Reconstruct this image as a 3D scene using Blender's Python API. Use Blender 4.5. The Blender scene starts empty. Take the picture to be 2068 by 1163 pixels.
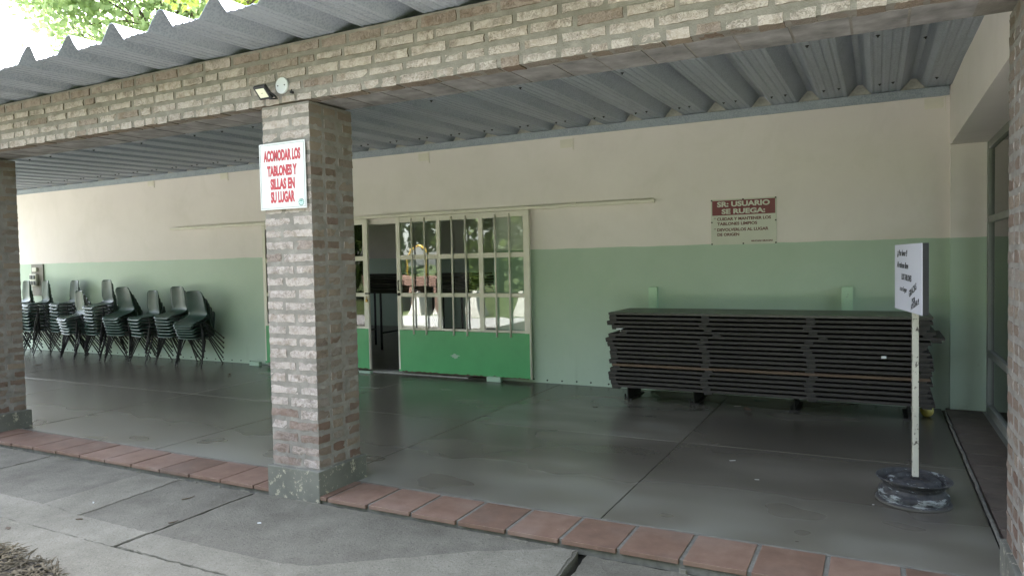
import bpy, bmesh, math, random
import numpy as np
from mathutils import Vector, Matrix, Euler, noise as mnoise

random.seed(7); RNG = np.random.default_rng(7)
SC = bpy.context.scene
COL = SC.collection
R = math.radians

# ---------------------------------------------------------------- camera
cam_d = bpy.data.cameras.new("camera"); cam = bpy.data.objects.new("camera", cam_d); COL.objects.link(cam)
cam_d.sensor_width = 36.0; cam_d.lens = 1431.4 / 2068 * 36; cam_d.clip_end = 1500; cam_d.clip_start = 0.05
yaw, pitch, roll = R(27.246), R(-2.093), R(-1.167)
fw = Vector((-math.sin(yaw)*math.cos(pitch), math.cos(yaw)*math.cos(pitch), math.sin(pitch)))
r0 = Vector((math.cos(yaw), math.sin(yaw), 0)); u0 = r0.cross(fw)
rr = math.cos(roll)*r0 + math.sin(roll)*u0; uu = -math.sin(roll)*r0 + math.cos(roll)*u0
M = Matrix((rr, uu, -fw)).transposed().to_4x4(); M.translation = (0, 0, 1.5)
cam.matrix_world = M
SC.camera = cam

# ---------------------------------------------------------------- sky, sun, exposure
SUN_EL, SUN_AZ = R(58), R(-42)                 # azimuth from +Y towards +X
w = bpy.data.worlds.new("World"); SC.world = w; w.use_nodes = True
wn = w.node_tree; bg = wn.nodes["Background"]
sky = wn.nodes.new("ShaderNodeTexSky"); sky.sky_type = 'NISHITA'; sky.sun_disc = False
sky.sun_elevation = SUN_EL; sky.sun_rotation = SUN_AZ; sky.air_density = 1.0; sky.dust_density = 2.5; sky.ozone_density = 0.6
hs_ = wn.nodes.new('ShaderNodeHueSaturation'); hs_.inputs['Saturation'].default_value = .5
wn.links.new(sky.outputs[0], hs_.inputs['Color']); wn.links.new(hs_.outputs[0], bg.inputs[0]); bg.inputs[1].default_value = 0.15
sd = bpy.data.lights.new("sun", 'SUN'); sun = bpy.data.objects.new("sun", sd); COL.objects.link(sun)
sd.energy = 5.0; sd.angle = R(0.5); sd.color = (1, .965, .915)
sdir = Vector((math.sin(SUN_AZ)*math.cos(SUN_EL), math.cos(SUN_AZ)*math.cos(SUN_EL), math.sin(SUN_EL)))
sun.rotation_euler = sdir.to_track_quat('Z', 'Y').to_euler(); sun.location = sdir*60
SC.view_settings.view_transform = 'Standard'; SC.view_settings.look = 'None'
SC.view_settings.exposure = 3.5; SC.view_settings.gamma = 1
SC.cycles.max_bounces = 8; SC.cycles.diffuse_bounces = 5; SC.cycles.transparent_max_bounces = 12
SC.cycles.sample_clamp_indirect = 3; SC.cycles.caustics_reflective = False; SC.cycles.caustics_refractive = False; SC.cycles.blur_glossy = 1.0; SC.cycles.use_adaptive_sampling = False

# ---------------------------------------------------------------- material kit
class G:
    def __init__(s, name):
        s.m = bpy.data.materials.new(name); s.m.use_nodes = True
        s.t = s.m.node_tree; s.b = s.t.nodes["Principled BSDF"]; s.out = s.t.nodes["Material Output"]
        s._tc = None
    def n(s, kind, **kw):
        x = s.t.nodes.new(kind)
        for k, v in kw.items(): setattr(x, k, v)
        return x
    def l(s, a, b): s.t.links.new(a, b)
    def put(s, sock, v):
        if hasattr(v, 'is_output'): s.l(v, sock)
        else:
            if sock.type == 'RGBA': v = v + (1,) if isinstance(v, tuple) else (v, v, v, 1)
            sock.default_value = v
    def obj(s):
        if not s._tc: s._tc = s.n("ShaderNodeTexCoord")
        return s._tc.outputs["Object"]
    def geo(s): return s.n("ShaderNodeNewGeometry")
    def scaled(s, sc, vec=None):
        x = s.n("ShaderNodeMapping"); s.l(vec or s.obj(), x.inputs[0]); x.inputs["Scale"].default_value = sc
        return x.outputs[0]
    def noise(s, scale, detail=4, rough=.55, vec=None, dist=0):
        x = s.n("ShaderNodeTexNoise"); s.l(vec or s.obj(), x.inputs["Vector"])
        x.inputs["Scale"].default_value = scale; x.inputs["Detail"].default_value = detail
        x.inputs["Roughness"].default_value = rough; x.inputs["Distortion"].default_value = dist
        return x.outputs["Fac"]
    def voro(s, scale, vec=None, feature='F1'):
        x = s.n("ShaderNodeTexVoronoi", feature=feature); s.l(vec or s.obj(), x.inputs["Vector"]); x.inputs["Scale"].default_value = scale
        return x.outputs["Distance"]
    def ramp(s, fac, stops, interp='LINEAR'):
        x = s.n("ShaderNodeValToRGB"); cr = x.color_ramp; cr.interpolation = interp
        while len(cr.elements) < len(stops): cr.elements.new(.5)
        for e, (p, c) in zip(cr.elements, stops):
            e.position = p; e.color = (c, c, c, 1) if not isinstance(c, tuple) else c + (1,)
        s.l(fac, x.inputs[0]); return x.outputs[0]
    def mix(s, fac, a, b, mode='MIX'):
        x = s.n("ShaderNodeMix", data_type='RGBA', blend_type=mode)
        s.put(x.inputs[0], fac); s.put(x.inputs[6], a); s.put(x.inputs[7], b); return x.outputs[2]
    def math(s, op, a, b=0.0, c=None):
        x = s.n("ShaderNodeMath", operation=op); s.put(x.inputs[0], a); s.put(x.inputs[1], b)
        if c is not None: s.put(x.inputs[2], c)
        return x.outputs[0]
    def attr(s, name):
        x = s.n("ShaderNodeAttribute", attribute_name=name); return x.outputs["Fac"]
    def xyz(s, vec=None):
        x = s.n("ShaderNodeSeparateXYZ"); s.l(vec or s.obj(), x.inputs[0]); return x.outputs
    def bump(s, h, strength=.3, dist=.01):
        x = s.n("ShaderNodeBump"); s.l(h, x.inputs["Height"]); x.inputs["Strength"].default_value = strength; x.inputs["Distance"].default_value = dist
        s.l(x.outputs[0], s.b.inputs["Normal"]); return x
    def set(s, col=None, rough=None, metal=None, spec=None):
        if col is not None: s.put(s.b.inputs["Base Color"], col)
        if rough is not None: s.put(s.b.inputs["Roughness"], rough)
        if metal is not None: s.put(s.b.inputs["Metallic"], metal)
        if spec is not None: s.put(s.b.inputs["Specular IOR Level"], spec)
        return s

def simple(name, col, rough=.6, metal=0, var=.12, scale=20, bump=0, bscale=60):
    g = G(name); n = g.noise(scale, 4)
    lo = tuple(c*(1-var) for c in col); hi = tuple(min(1, c*(1+var)) for c in col)
    g.set(g.ramp(n, [(.3, lo), (.7, hi)]), rough, metal)
    if bump: g.bump(g.noise(bscale, 3), bump, .005)
    return g.m
MT = {}

def m_brick():
    g = G("weathered_brick"); rnd = g.attr("rnd"); geo = g.geo()
    base = g.ramp(rnd, [(0, (.20, .16, .13)), (.22, (.17, .135, .11)), (.4, (.215, .17, .13)), (.55, (.19, .165, .145)), (.72, (.165, .125, .10)), (.85, (.15, .105, .083)), (1, (.135, .082, .062))])
    ny = g.xyz(geo.outputs["Normal"])[1]
    front = g.math('GREATER_THAN', g.math('MULTIPLY', ny, -1), .35)
    wash = g.noise(14, 6, .65)
    wf = g.math('MULTIPLY', g.ramp(wash, [(.33, .25), (.52, 1.0)]), g.math('ADD', g.math('MULTIPLY', front, .80), .06))
    wf = g.math('MULTIPLY', wf, g.ramp(rnd, [(.0, 1.0), (.68, .95), (.74, .5), (.93, .3)]))
    col = g.mix(wf, base, g.ramp(g.noise(5, 3), [(.3, (.42, .365, .34)), (.7, (.495, .445, .43))]))
    pits = g.ramp(g.noise(75, 5, .7), [(.33, 1.0), (.42, 0.0)])
    scr = g.ramp(g.noise(22, 6, .75, dist=1.5), [(.475, 0.0), (.5, .8), (.525, 0.0)])
    dk = g.math('MULTIPLY', g.math('MAXIMUM', pits, scr), g.ramp(g.noise(6, 2), [(.35, .15), (.65, .9)]))
    col = g.mix(dk, col, (.10, .075, .06))
    g.set(col, .92, spec=.2)
    h = g.math('SUBTRACT', g.math('ADD', g.noise(60, 5, .7), g.math('MULTIPLY', wash, .8)), g.math('MULTIPLY', dk, .8))
    g.bump(h, .7, .008); return g.m
def m_mortar():
    g = G("grey_mortar"); n = g.noise(9, 6, .65)
    g.set(g.ramp(n, [(.3, (.155, .143, .128)), (.55, (.21, .195, .178)), (.75, (.285, .268, .246))]), .95, spec=.15)
    g.bump(g.math('ADD', g.noise(25, 5, .7), g.noise(110, 3)), .6, .008); return g.m
def m_wall():
    g = G("two_tone_wall_paint"); p = g.xyz()
    z = g.math('ADD', p[2], g.math('MULTIPLY', g.math('SUBTRACT', g.noise(2.2, 4), .5), .03))
    green = g.math('LESS_THAN', z, 1.648)
    n = g.noise(1.3, 4, .6); sp = g.noise(70, 3)
    cream = g.ramp(n, [(.3, (.785, .72, .715)), (.7, (.83, .765, .76))])
    gr = g.ramp(n, [(.3, (.41, .515, .425)), (.7, (.44, .55, .455))])
    roll = g.noise(1.7, 6, .72, g.scaled((1, 1, .8)), .5)
    cream = g.mix(g.ramp(roll, [(.5, 0.0), (.75, .22)]), cream, (.56, .53, .47)); gr = g.mix(g.ramp(roll, [(.48, 0.0), (.75, .3)]), gr, (.33, .47, .35))
    drip = g.ramp(g.noise(1, 5, .6, g.scaled((7, 7, .7))), [(.56, 0.0), (.75, .5)])
    lowd = g.math('MULTIPLY', drip, g.ramp(p[2], [(.0, 1.0), (.5, .0)]))
    gr = g.mix(lowd, gr, (.30, .36, .29))
    c = g.mix(green, cream, gr)
    c = g.mix(g.ramp(g.noise(150, 2, .7, g.scaled((1, 1, .4))), [(.22, .6), (.26, 0.0)]), c, (.25, .24, .21))
    scuff = g.math('MULTIPLY', g.ramp(g.noise(7, 7, .8, g.scaled((1, 1, 2.4)), 1.5), [(.60, 0.0), (.66, .4)]), g.ramp(p[2], [(.15, 1.0), (1.0, .0)]))
    c = g.mix(scuff, c, (.26, .30, .25))
    g.set(c, g.mix(green, .75, .5)); g.bump(g.math('ADD', sp, g.math('MULTIPLY', g.noise(6, 4), 1.5)), .12, .006); return g.m
def m_floor():
    g = G("polished_dark_concrete"); v = g.scaled((.45, 1.1, 1))
    big = g.noise(.8, 2, .45, v, .3); mid = g.noise(2.4, 1.5, .4, g.scaled((.7, 1.1, 1))); fine = g.noise(45, 2, .5)
    f = g.math('ADD', g.math('MULTIPLY', big, .72), g.math('ADD', g.math('MULTIPLY', mid, .25), g.math('MULTIPLY', fine, .03)))
    rnd = g.attr("rnd")
    f = g.math('ADD', f, g.math('MULTIPLY', g.math('SUBTRACT', rnd, .5), .1))
    c = g.ramp(f, [(.33, (.082, .074, .062)), (.46, (.112, .102, .086)), (.56, (.146, .135, .115)), (.7, (.225, .216, .19))])
    py = g.xyz()[1]
    worn = g.math('MULTIPLY', g.ramp(g.math('SUBTRACT', 4.75, py), [(.0, 0.0), (.9, 1.0)]), g.ramp(mid, [(.36, 0.0), (.66, .6)]))
    c = g.mix(worn, c, (.19, .195, .175))
    blot = g.ramp(g.noise(1.1, 1.5, .4, g.scaled((.7, 1, 1)), .2), [(.42, 0.0), (.8, .45)])
    c = g.mix(blot, c, (.062, .056, .045))
    g.set(c, g.math('ADD', .27, g.math('MULTIPLY', worn, .15)), spec=.4)
    return g.m
def m_pave(name, lo, hi, bumpy):
    g = G(name); big = g.noise(1.6, 5, .6); fine = g.noise(75, 5, .75); blot = g.noise(7, 5, .65)
    f = g.math('ADD', g.math('MULTIPLY', big, .45), g.math('ADD', g.math('MULTIPLY', blot, .3), g.math('MULTIPLY', fine, .25)))
    c = g.ramp(f, [(.38, lo), (.62, hi)])
    c = g.mix(g.ramp(g.voro(60), [(.05, .8), (.12, 0.0)]), c, tuple(x*.35 for x in lo))
    c = g.mix(g.ramp(g.noise(95, 4, .8), [(.60, 0.0), (.68, .5)]), c, tuple(min(.6, x*1.7) for x in hi)); c = g.mix(g.ramp(g.noise(70, 5, .8), [(.34, .75), (.43, 0.0)]), c, tuple(x*.4 for x in lo))
    g.set(c, .93, spec=.2); g.bump(g.math('ADD', fine, g.math('MULTIPLY', g.noise(22, 4, .7), .8)), bumpy, .01); return g.m
def m_tile():
    g = G("terracotta_tile"); rnd = g.attr("rnd"); n = g.noise(9, 6, .65)
    c = g.ramp(g.math('ADD', g.math('MULTIPLY', n, .7), g.math('MULTIPLY', rnd, .3)), [(.3, (.092, .056, .040)), (.5, (.135, .08, .057)), (.7, (.175, .112, .084))])
    sc = g.ramp(g.noise(30, 5, .75, g.scaled((.5, 1.3, 1)), 1.5), [(.63, 0.0), (.68, .5)])
    c = g.mix(sc, c, (.33, .22, .17)); c = g.mix(g.ramp(g.noise(3, 5), [(.5, 0.0), (.75, .4)]), c, (.2, .16, .14))
    g.set(c, .68); g.bump(n, .15, .006); return g.m
def m_galv():
    g = G("galvanised_sheet"); n = g.noise(3, 5, .6, g.scaled((3, .4, 3))); v = g.voro(70)
    c = g.ramp(g.math('ADD', g.math('MULTIPLY', n, .7), g.math('MULTIPLY', v, .5)), [(.3, (.25, .28, .34)), (.7, (.38, .415, .485))])
    c = g.mix(g.ramp(g.noise(11, 6, .7), [(.56, 0.0), (.72, .4)]), c, (.22, .24, .28))
    g.set(c, .48, .35); g.bump(g.noise(35, 4), .08, .004); return g.m
def m_paint(name, col, rough=.4, chip=(.25, .22, .18), chipamt=.66, dirt=.12):
    g = G(name); n = g.noise(3, 5, .6)
    c = g.ramp(n, [(.3, tuple(x*(1-dirt) for x in col)), (.7, tuple(min(1, x*(1+dirt*.6)) for x in col))])
    ch = g.ramp(g.noise(24, 6, .75), [(chipamt, 0.0), (chipamt+.03, 1.0)])
    c = g.mix(ch, c, chip); g.set(c, rough); g.bump(g.math('SUBTRACT', g.noise(8, 3), ch), .12, .004); return g.m
def m_glass(name, tint=(.93, .97, .95), refl=1.0):
    g = G(name); g.t.nodes.remove(g.b)
    fr = g.n("ShaderNodeFresnel"); fr.inputs[0].default_value = 1.62
    bp = g.n("ShaderNodeBump"); bp.inputs["Strength"].default_value = .05; bp.inputs["Distance"].default_value = .02
    g.l(g.noise(2.2, 2), bp.inputs["Height"])
    gl = g.n("ShaderNodeBsdfGlossy"); gl.inputs["Roughness"].default_value = .015; g.l(bp.outputs[0], gl.inputs["Normal"])
    tr = g.n("ShaderNodeBsdfTransparent"); tr.inputs[0].default_value = tint + (1,)
    mx = g.n("ShaderNodeMixShader"); g.l(g.math('MINIMUM', g.math('MULTIPLY', fr.outputs[0], refl), 1.0), mx.inputs[0])
    g.l(tr.outputs[0], mx.inputs[1]); g.l(gl.outputs[0], mx.inputs[2]); g.l(mx.outputs[0], g.out.inputs[0]); return g.m
def m_wood(name, lo, hi, rough=.7):
    g = G(name); n = g.noise(6, 7, .7, g.scaled((.6, 8, 14)), .5); b = g.noise(1.5, 3)
    rnd = g.attr("rnd")
    c = g.ramp(g.math('ADD', g.math('MULTIPLY', n, .7), g.math('MULTIPLY', b, .3)), [(.33, lo), (.68, hi)])
    c = g.mix(g.ramp(g.noise(9, 6, .8, g.scaled((.4, 4, 9))), [(.66, 0.0), (.72, .35)]), c, (.16, .13, .11))
    g.set(c, rough); g.bump(n, .35, .005); return g.m
def m_rim():
    g = G("peeling_wheel_paint"); z = g.xyz()[2]
    n = g.noise(13, 7, .72, g.scaled((1, 1, 3.2)), .4)
    lowb = g.ramp(z, [(.018, -.2), (.024, .10), (.064, .09), (.070, -.03), (.10, -.02), (.108, .03), (.120, .02), (.128, -.12)])
    ch = g.ramp(g.math('ADD', n, lowb), [(.60, 0.0), (.612, .8)])
    c = g.mix(ch, g.ramp(g.noise(30, 3), [(.3, (.022, .023, .027)), (.7, (.055, .055, .057))]), g.ramp(g.noise(9, 4), [(.35, (.13, .145, .145)), (.65, (.36, .39, .39))]))
    c = g.mix(g.ramp(g.noise(10, 6, .7), [(.52, 0.0), (.66, .6)]), c, (.075, .065, .055))
    c = g.mix(g.ramp(z, [(.012, 1.0), (.02, 0.0)]), c, (.085, .08, .07))
    g.set(c, .75, spec=.3); g.bump(g.math('ADD', ch, n), .2, .002); return g.m
def m_leaf(name, a, b, trans=.6):
    g = G(name); rnd = g.attr("rnd"); c = g.ramp(rnd, [(0, a), (1, b)])
    g.set(c, .5); tl = g.n("ShaderNodeBsdfTranslucent"); g.put(tl.inputs[0], g.mix(.5, c, tuple(min(1, x*2.2) for x in b)))
    mx = g.n("ShaderNodeMixShader"); mx.inputs[0].default_value = trans
    g.l(g.b.outputs[0], mx.inputs[1]); g.l(tl.outputs[0], mx.inputs[2]); g.l(mx.outputs[0], g.out.inputs[0]); return g.m
def m_grass():
    g = G("lawn"); n = g.noise(.35, 6, .7); f = g.noise(30, 4, .7)
    c = g.ramp(g.math('ADD', g.math('MULTIPLY', n, .6), g.math('MULTIPLY', f, .4)), [(.35, (.035, .05, .018)), (.55, (.07, .09, .035)), (.7, (.13, .125, .07))])
    g.set(c, .95, spec=.1); g.bump(f, .6, .03); return g.m

MT['brick'] = m_brick(); MT['mortar'] = m_mortar(); MT['wall'] = m_wall(); MT['floor'] = m_floor()
MT['pave'] = m_pave("dark_pavement_concrete", (.092, .086, .071), (.165, .157, .132), .9)
MT['pave_light'] = m_pave("pale_rough_concrete", (.128, .121, .099), (.222, .212, .178), 1.0)
MT['dusttile'] = simple('dusty_dark_tile', (.085, .066, .055), .7, var=.25, scale=8)
MT['bounce_court'] = m_pave('pale_bounce_concrete', (.30, .296, .285), (.39, .385, .37), .3)
MT['tile'] = m_tile(); MT['soffit'] = simple('smeared_soffit', (.18, .172, .175), .95, var=.4, scale=7, bump=.6, bscale=30); MT['galv'] = m_galv()
MT['grout'] = simple("grey_grout", (.13, .125, .11), .9, var=.25, bump=.4)
MT['grout_dark'] = simple("dark_joint", (.03, .029, .026), .95, var=.3)
MT['cream'] = m_paint("cream_gloss_paint", (.76, .71, .645), .38, (.2, .14, .1), .72)
MT['doorgreen'] = m_paint("green_gloss_paint", (.085, .36, .145), .32, (.30, .45, .36), .735, .1)
MT['mint'] = m_paint("mint_paint", (.38, .52, .42), .5, (.2, .19, .16), .66)
MT['postgreen'] = m_paint("wall_green_wood_paint", (.45, .64, .48), .5, (.33, .42, .33), .62)
MT['glass'] = m_glass("door_glass", refl=1.0)
MT['glass_r'] = m_glass("side_glass", (.85, .9, .9), 1.0)
MT['plinth'] = m_paint("grey_cement_render", (.12, .12, .102), .85, (.31, .29, .22), .575, .35)
MT['plastic'] = simple("dark_green_moulded_plastic", (.026, .058, .046), .40, var=.15, scale=8)
MT['steel'] = simple("dark_painted_tube", (.035, .035, .038), .45, .3, var=.3)
MT['rubber'] = simple("black_rubber", (.012, .012, .012), .8)
MT['wood'] = m_wood("dark_stained_plank", (.014, .0118, .0107), (.049, .042, .038))
MT['cleat'] = m_wood('dark_cleat_wood', (.012, .011, .010), (.030, .027, .025))
MT['woodbrown'] = m_wood("brown_plank", (.06, .036, .024), (.13, .085, .055))
MT['woodtop'] = m_wood("varnished_plank", (.018, .018, .016), (.042, .04, .036), .36)
MT['iron'] = simple("rusty_dark_iron", (.022, .02, .02), .7, .2, var=.4)
MT['white'] = simple("white_sign_sheet", (.54, .555, .565), .4, var=.03, scale=6)
MT['whiteold'] = m_paint("aged_white_sheet", (.60, .60, .54), .42, (.42, .40, .35), .68, .06)
MT['paper'] = simple("white_board_face", (.52, .52, .60), .6, var=.02, scale=5)
MT['red'] = simple("red_lettering", (.36, .03, .045), .5, var=.08)
MT['maroon'] = simple("maroon_band", (.17, .028, .04), .4, var=.08)
MT['brownink'] = simple("dark_red_lettering", (.12, .02, .022), .5, var=.1)
MT['black'] = simple("black_ink", (.012, .012, .015), .6)
MT['blackplastic'] = simple("black_housing", (.016, .017, .02), .45, var=.2)
MT['teal'] = simple("teal_print", (.02, .14, .11), .5)
MT['tealpale'] = simple("pale_teal_print", (.40, .58, .54), .5)
MT['lens'] = simple("frosted_lamp_lens", (.7, .70, .58), .25, var=.04)
MT['rim'] = m_rim()
MT['pole'] = m_paint("chipped_white_pole_paint", (.47, .46, .40), .45, (.045, .035, .028), .565, .22)
MT['ball'] = simple("yellow_rubber", (.36, .30, .07), .5, var=.12)
MT['trunk'] = m_wood("bark", (.05, .038, .028), (.14, .11, .08), .95)
MT['leaf'] = m_leaf("backlit_leaf", (.13, .19, .09), (.27, .33, .17), .66)
MT['leafbright'] = m_leaf("bright_backlit_leaf", (.22, .28, .06), (.36, .41, .11), .66)
MT['leafdark'] = m_leaf("yard_leaf", (.045, .085, .02), (.14, .19, .05), .35)
MT['grass'] = m_grass()
MT['soil'] = simple("dark_soil", (.035, .03, .024), .98, var=.5, scale=30, bump=.9, bscale=50)
MT['straw'] = simple("dry_straw", (.085, .07, .045), .95, var=.5, scale=3)
MT['dryleaf'] = simple("dry_leaf", (.075, .055, .036), .9, var=.35)
MT['plaster'] = simple("pale_mortar_fill", (.42, .41, .39), .95, var=.2, bump=.8, bscale=30)
MT['alu'] = m_paint("grey_metal_frame_paint", (.20, .205, .195), .5, (.09, .08, .07), .66, .15)
MT['brass'] = simple("brass", (.45, .30, .10), .4, .8)
MT['socketgrey'] = simple("grey_enamel", (.20, .185, .165), .6)
MT['bluegrey'] = simple("dark_socket_cover", (.05, .06, .07), .4)
MT['yellow'] = simple("yellow_gloss_paint", (.5, .30, .03), .35, var=.06)
MT['whitewash'] = simple("whitewashed_concrete", (.5, .485, .44), .85, var=.1, bump=.3)
MT['redbrick'] = simple("salmon_brickwork", (.15, .085, .065), .9, var=.2, scale=14, bump=.4)
MT['interior'] = MT['wall']
MT['intfloor'] = simple("worn_indoor_floor", (.10, .085, .07), .35, var=.3, scale=4)
MT['rusty'] = simple('flaking_rust', (.10, .065, .045), .9, var=.5, scale=40)
MT['soot'] = simple("soot", (.012, .011, .01), .95)

# ---------------------------------------------------------------- object kit
def tag(o, label=None, cat=None, group=None, kind=None):
    if label: o['label'] = label
    if cat: o['category'] = cat
    if group: o['group'] = group
    if kind: o['kind'] = kind
    return o
def thing(name, loc=(0, 0, 0), rz=0, label=None, cat=None, group=None):
    o = bpy.data.objects.new(name, None); COL.objects.link(o); o.location = loc; o.rotation_euler = (0, 0, rz)
    o.empty_display_size = .1
    return tag(o, label, cat, group)
def copy_tree(o, parent=None):
    c = o.copy(); COL.objects.link(c)
    if parent is not None: c.parent = parent
    for ch in list(o.children): copy_tree(ch, c)
    return c
class MB:
    """collects boxes, tubes, lathes, prisms and links them as ONE mesh"""
    def __init__(s): s.bm = bmesh.new(); s.rl = s.bm.verts.layers.float.new("rnd"); s.mats = []
    def _mark(s, vs, rnd):
        r = random.random() if rnd is None else rnd
        for v in vs: v[s.rl] = r
    def box(s, x0, x1, y0, y1, z0, z1, bev=0, rnd=None, mtx=None, mi=0):
        res = bmesh.ops.create_cube(s.bm, size=1); vs = res['verts']
        for v in vs:
            v.co = Vector(((x0+x1)/2 + v.co.x*(x1-x0), (y0+y1)/2 + v.co.y*(y1-y0), (z0+z1)/2 + v.co.z*(z1-z0)))
        fs = {f for v in vs for f in v.link_faces}
        if bev:
            es = {e for v in vs for e in v.link_edges}
            r = bmesh.ops.bevel(s.bm, geom=list(es), offset=bev, segments=2, affect='EDGES', profile=.6)
            vs = list({v for f in r['faces'] for v in f.verts} | {v for v in vs if v.is_valid})
            fs = {f for v in vs for f in v.link_faces}
        for f in fs: f.material_index = mi
        if mtx is not None:
            for v in vs: v.co = mtx @ v.co
        s._mark(vs, rnd); return vs
    def tube(s, pts, r, seg=8, cap=True, rnd=None, mi=0):
        pts = [Vector(p) for p in pts]; rings = []
        rs = r if isinstance(r, (list, tuple)) else [r]*len(pts); prev = None; allv = []
        for i, p in enumerate(pts):
            d = (pts[min(i+1, len(pts)-1)] - pts[max(i-1, 0)]).normalized()
            if prev is None:
                a = d.cross(Vector((0, 0, 1)));
                if a.length < .1: a = d.cross(Vector((1, 0, 0)))
                a.normalize()
            else: a = (prev - d*prev.dot(d)).normalized()
            prev = a; b = d.cross(a)
            ring = [s.bm.verts.new(p + (a*math.cos(t) + b*math.sin(t))*rs[i]) for t in [2*math.pi*k/seg for k in range(seg)]]
            rings.append(ring); allv += ring
        for A, B in zip(rings, rings[1:]):
            for k in range(seg):
                f = s.bm.faces.new((A[k], A[(k+1) % seg], B[(k+1) % seg], B[k])); f.smooth = True; f.material_index = mi
        if cap:
            for rg in (rings[0][::-1], rings[-1]):
                f = s.bm.faces.new(rg); f.material_index = mi
        s._mark(allv, rnd); return allv
    def lathe(s, prof, seg=40, c=(0, 0, 0), rnd=None, mi=0, closed=False):
        rings = []; allv = []
        for (r, z) in prof:
            ring = [s.bm.verts.new((c[0]+r*math.cos(2*math.pi*k/seg), c[1]+r*math.sin(2*math.pi*k/seg), c[2]+z)) for k in range(seg)]
            rings.append(ring); allv += ring
        for A, B in zip(rings, rings[1:]):
            for k in range(seg):
                f = s.bm.faces.new((A[k], A[(k+1) % seg], B[(k+1) % seg], B[k])); f.smooth = True; f.material_index = mi
        for rg in (rings[0][::-1], rings[-1]):
            f = s.bm.faces.new(rg); f.material_index = mi
        s._mark(allv, rnd); return allv
    def prism(s, poly, axis, a, b, rnd=None, mi=0):
        """poly of 2D points extruded along axis (0,1,2) from a to b"""
        def mk(p, t):
            if axis == 0: return (t, p[0], p[1])
            if axis == 1: return (p[0], t, p[1])
            return (p[0], p[1], t)
        A = [s.bm.verts.new(mk(p, a)) for p in poly]; B = [s.bm.verts.new(mk(p, b)) for p in poly]
        n = len(poly)
        fs = [s.bm.faces.new(A), s.bm.faces.new(B[::-1])]
        for i in range(n): fs.append(s.bm.faces.new((A[i], B[i], B[(i+1) % n], A[(i+1) % n])))
        for f in fs: f.material_index = mi
        s._mark(A+B, rnd); return A+B
    def build(s, name, mat, parent=None, loc=None, smooth=False):
        bmesh.ops.recalc_face_normals(s.bm, faces=s.bm.faces)
        me = bpy.data.meshes.new(name); s.bm.to_mesh(me); s.bm.free()
        for m in (mat if isinstance(mat, (list, tuple)) else [mat]): me.materials.append(m)
        o = bpy.data.objects.new(name, me); COL.objects.link(o)
        if smooth:
            for p in me.polygons: p.use_smooth = True
        if parent is not None: o.parent = parent
        if loc is not None: o.location = loc
        return o
def mesh_np(name, V, F, mat, rnd=None, parent=None, smooth=False):
    me = bpy.data.meshes.new(name); me.from_pydata(V.tolist() if hasattr(V, 'tolist') else V, [], F.tolist() if hasattr(F, 'tolist') else F)
    if rnd is not None:
        a = me.attributes.new("rnd", 'FLOAT', 'POINT'); a.data.foreach_set('value', np.asarray(rnd, dtype=np.float32))
    me.materials.append(mat); me.update()
    if smooth: me.polygons.foreach_set('use_smooth', [True]*len(me.polygons))
    o = bpy.data.objects.new(name, me); COL.objects.link(o)
    if parent is not None: o.parent = parent
    return o

# rough hand-made bricks: subdivided rounded boxes with jittered vertices
def _brick_template(nx, ny, nz):
    idx = {}; V = []; F = []
    def vid(i, j, k):
        if (i, j, k) not in idx: idx[(i, j, k)] = len(V); V.append((i/nx, j/ny, k/nz))
        return idx[(i, j, k)]
    for i in range(nx):
        for j in range(ny):
            F.append((vid(i, j, 0), vid(i, j+1, 0), vid(i+1, j+1, 0), vid(i+1, j, 0))); F.append((vid(i, j, nz), vid(i+1, j, nz), vid(i+1, j+1, nz), vid(i, j+1, nz)))
    for i in range(nx):
        for k in range(nz):
            F.append((vid(i, 0, k), vid(i+1, 0, k), vid(i+1, 0, k+1), vid(i, 0, k+1))); F.append((vid(i, ny, k), vid(i, ny, k+1), vid(i+1, ny, k+1), vid(i+1, ny, k)))
    for j in range(ny):
        for k in range(nz):
            F.append((vid(0, j, k), vid(0, j, k+1), vid(0, j+1, k+1), vid(0, j+1, k))); F.append((vid(nx, j, k), vid(nx, j+1, k), vid(nx, j+1, k+1), vid(nx, j, k+1)))
    return np.array(V), np.array(F)
class Bricks:
    def __init__(s): s.V = []; s.F = []; s.R = []; s.n = 0; s.t = {}
    def add(s, x0, x1, y0, y1, z0, z1, rnd):
        L = np.array([x1-x0, y1-y0, z1-z0]); nn = tuple(int(max(2, min(7, round(l/.034)))) for l in L)
        if nn not in s.t: s.t[nn] = _brick_template(*nn)
        V, F = s.t[nn]; P = V*L
        # rounded arrises
        rad = .005
        for ax in range(3):
            oth = [a for a in range(3) if a != ax]
            d = np.minimum(np.minimum(V[:, oth[0]], 1-V[:, oth[0]])*L[oth[0]], np.minimum(V[:, oth[1]], 1-V[:, oth[1]])*L[oth[1]])
            edge = (d < 1e-6)
            on0 = edge & (V[:, ax] < 1e-6); on1 = edge & (V[:, ax] > 1-1e-6)
            sh = rad*RNG.uniform(.2, 1.0, len(V))
            P[on0, ax] += sh[on0]; P[on1, ax] -= sh[on1]
        P = P + RNG.normal(0, .0013, P.shape) + np.array([x0, y0, z0])
        s.V.append(P); s.F.append(F+s.n); s.R.append(np.full(len(P), rnd)); s.n += len(P)
    def build(s, name, parent=None):
        o = mesh_np(name, np.vstack(s.V), np.vstack(s.F), MT['brick'], np.concatenate(s.R), parent, smooth=True)
        o.data.set_sharp_from_angle(angle=R(38)); return o
def brick_rnd(z=1.5):
    if z < .55 and random.random() < .5: return random.uniform(.75, 1)
    return random.choice([random.uniform(0, .62)]*4 + [random.uniform(.55, .85)])

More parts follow.
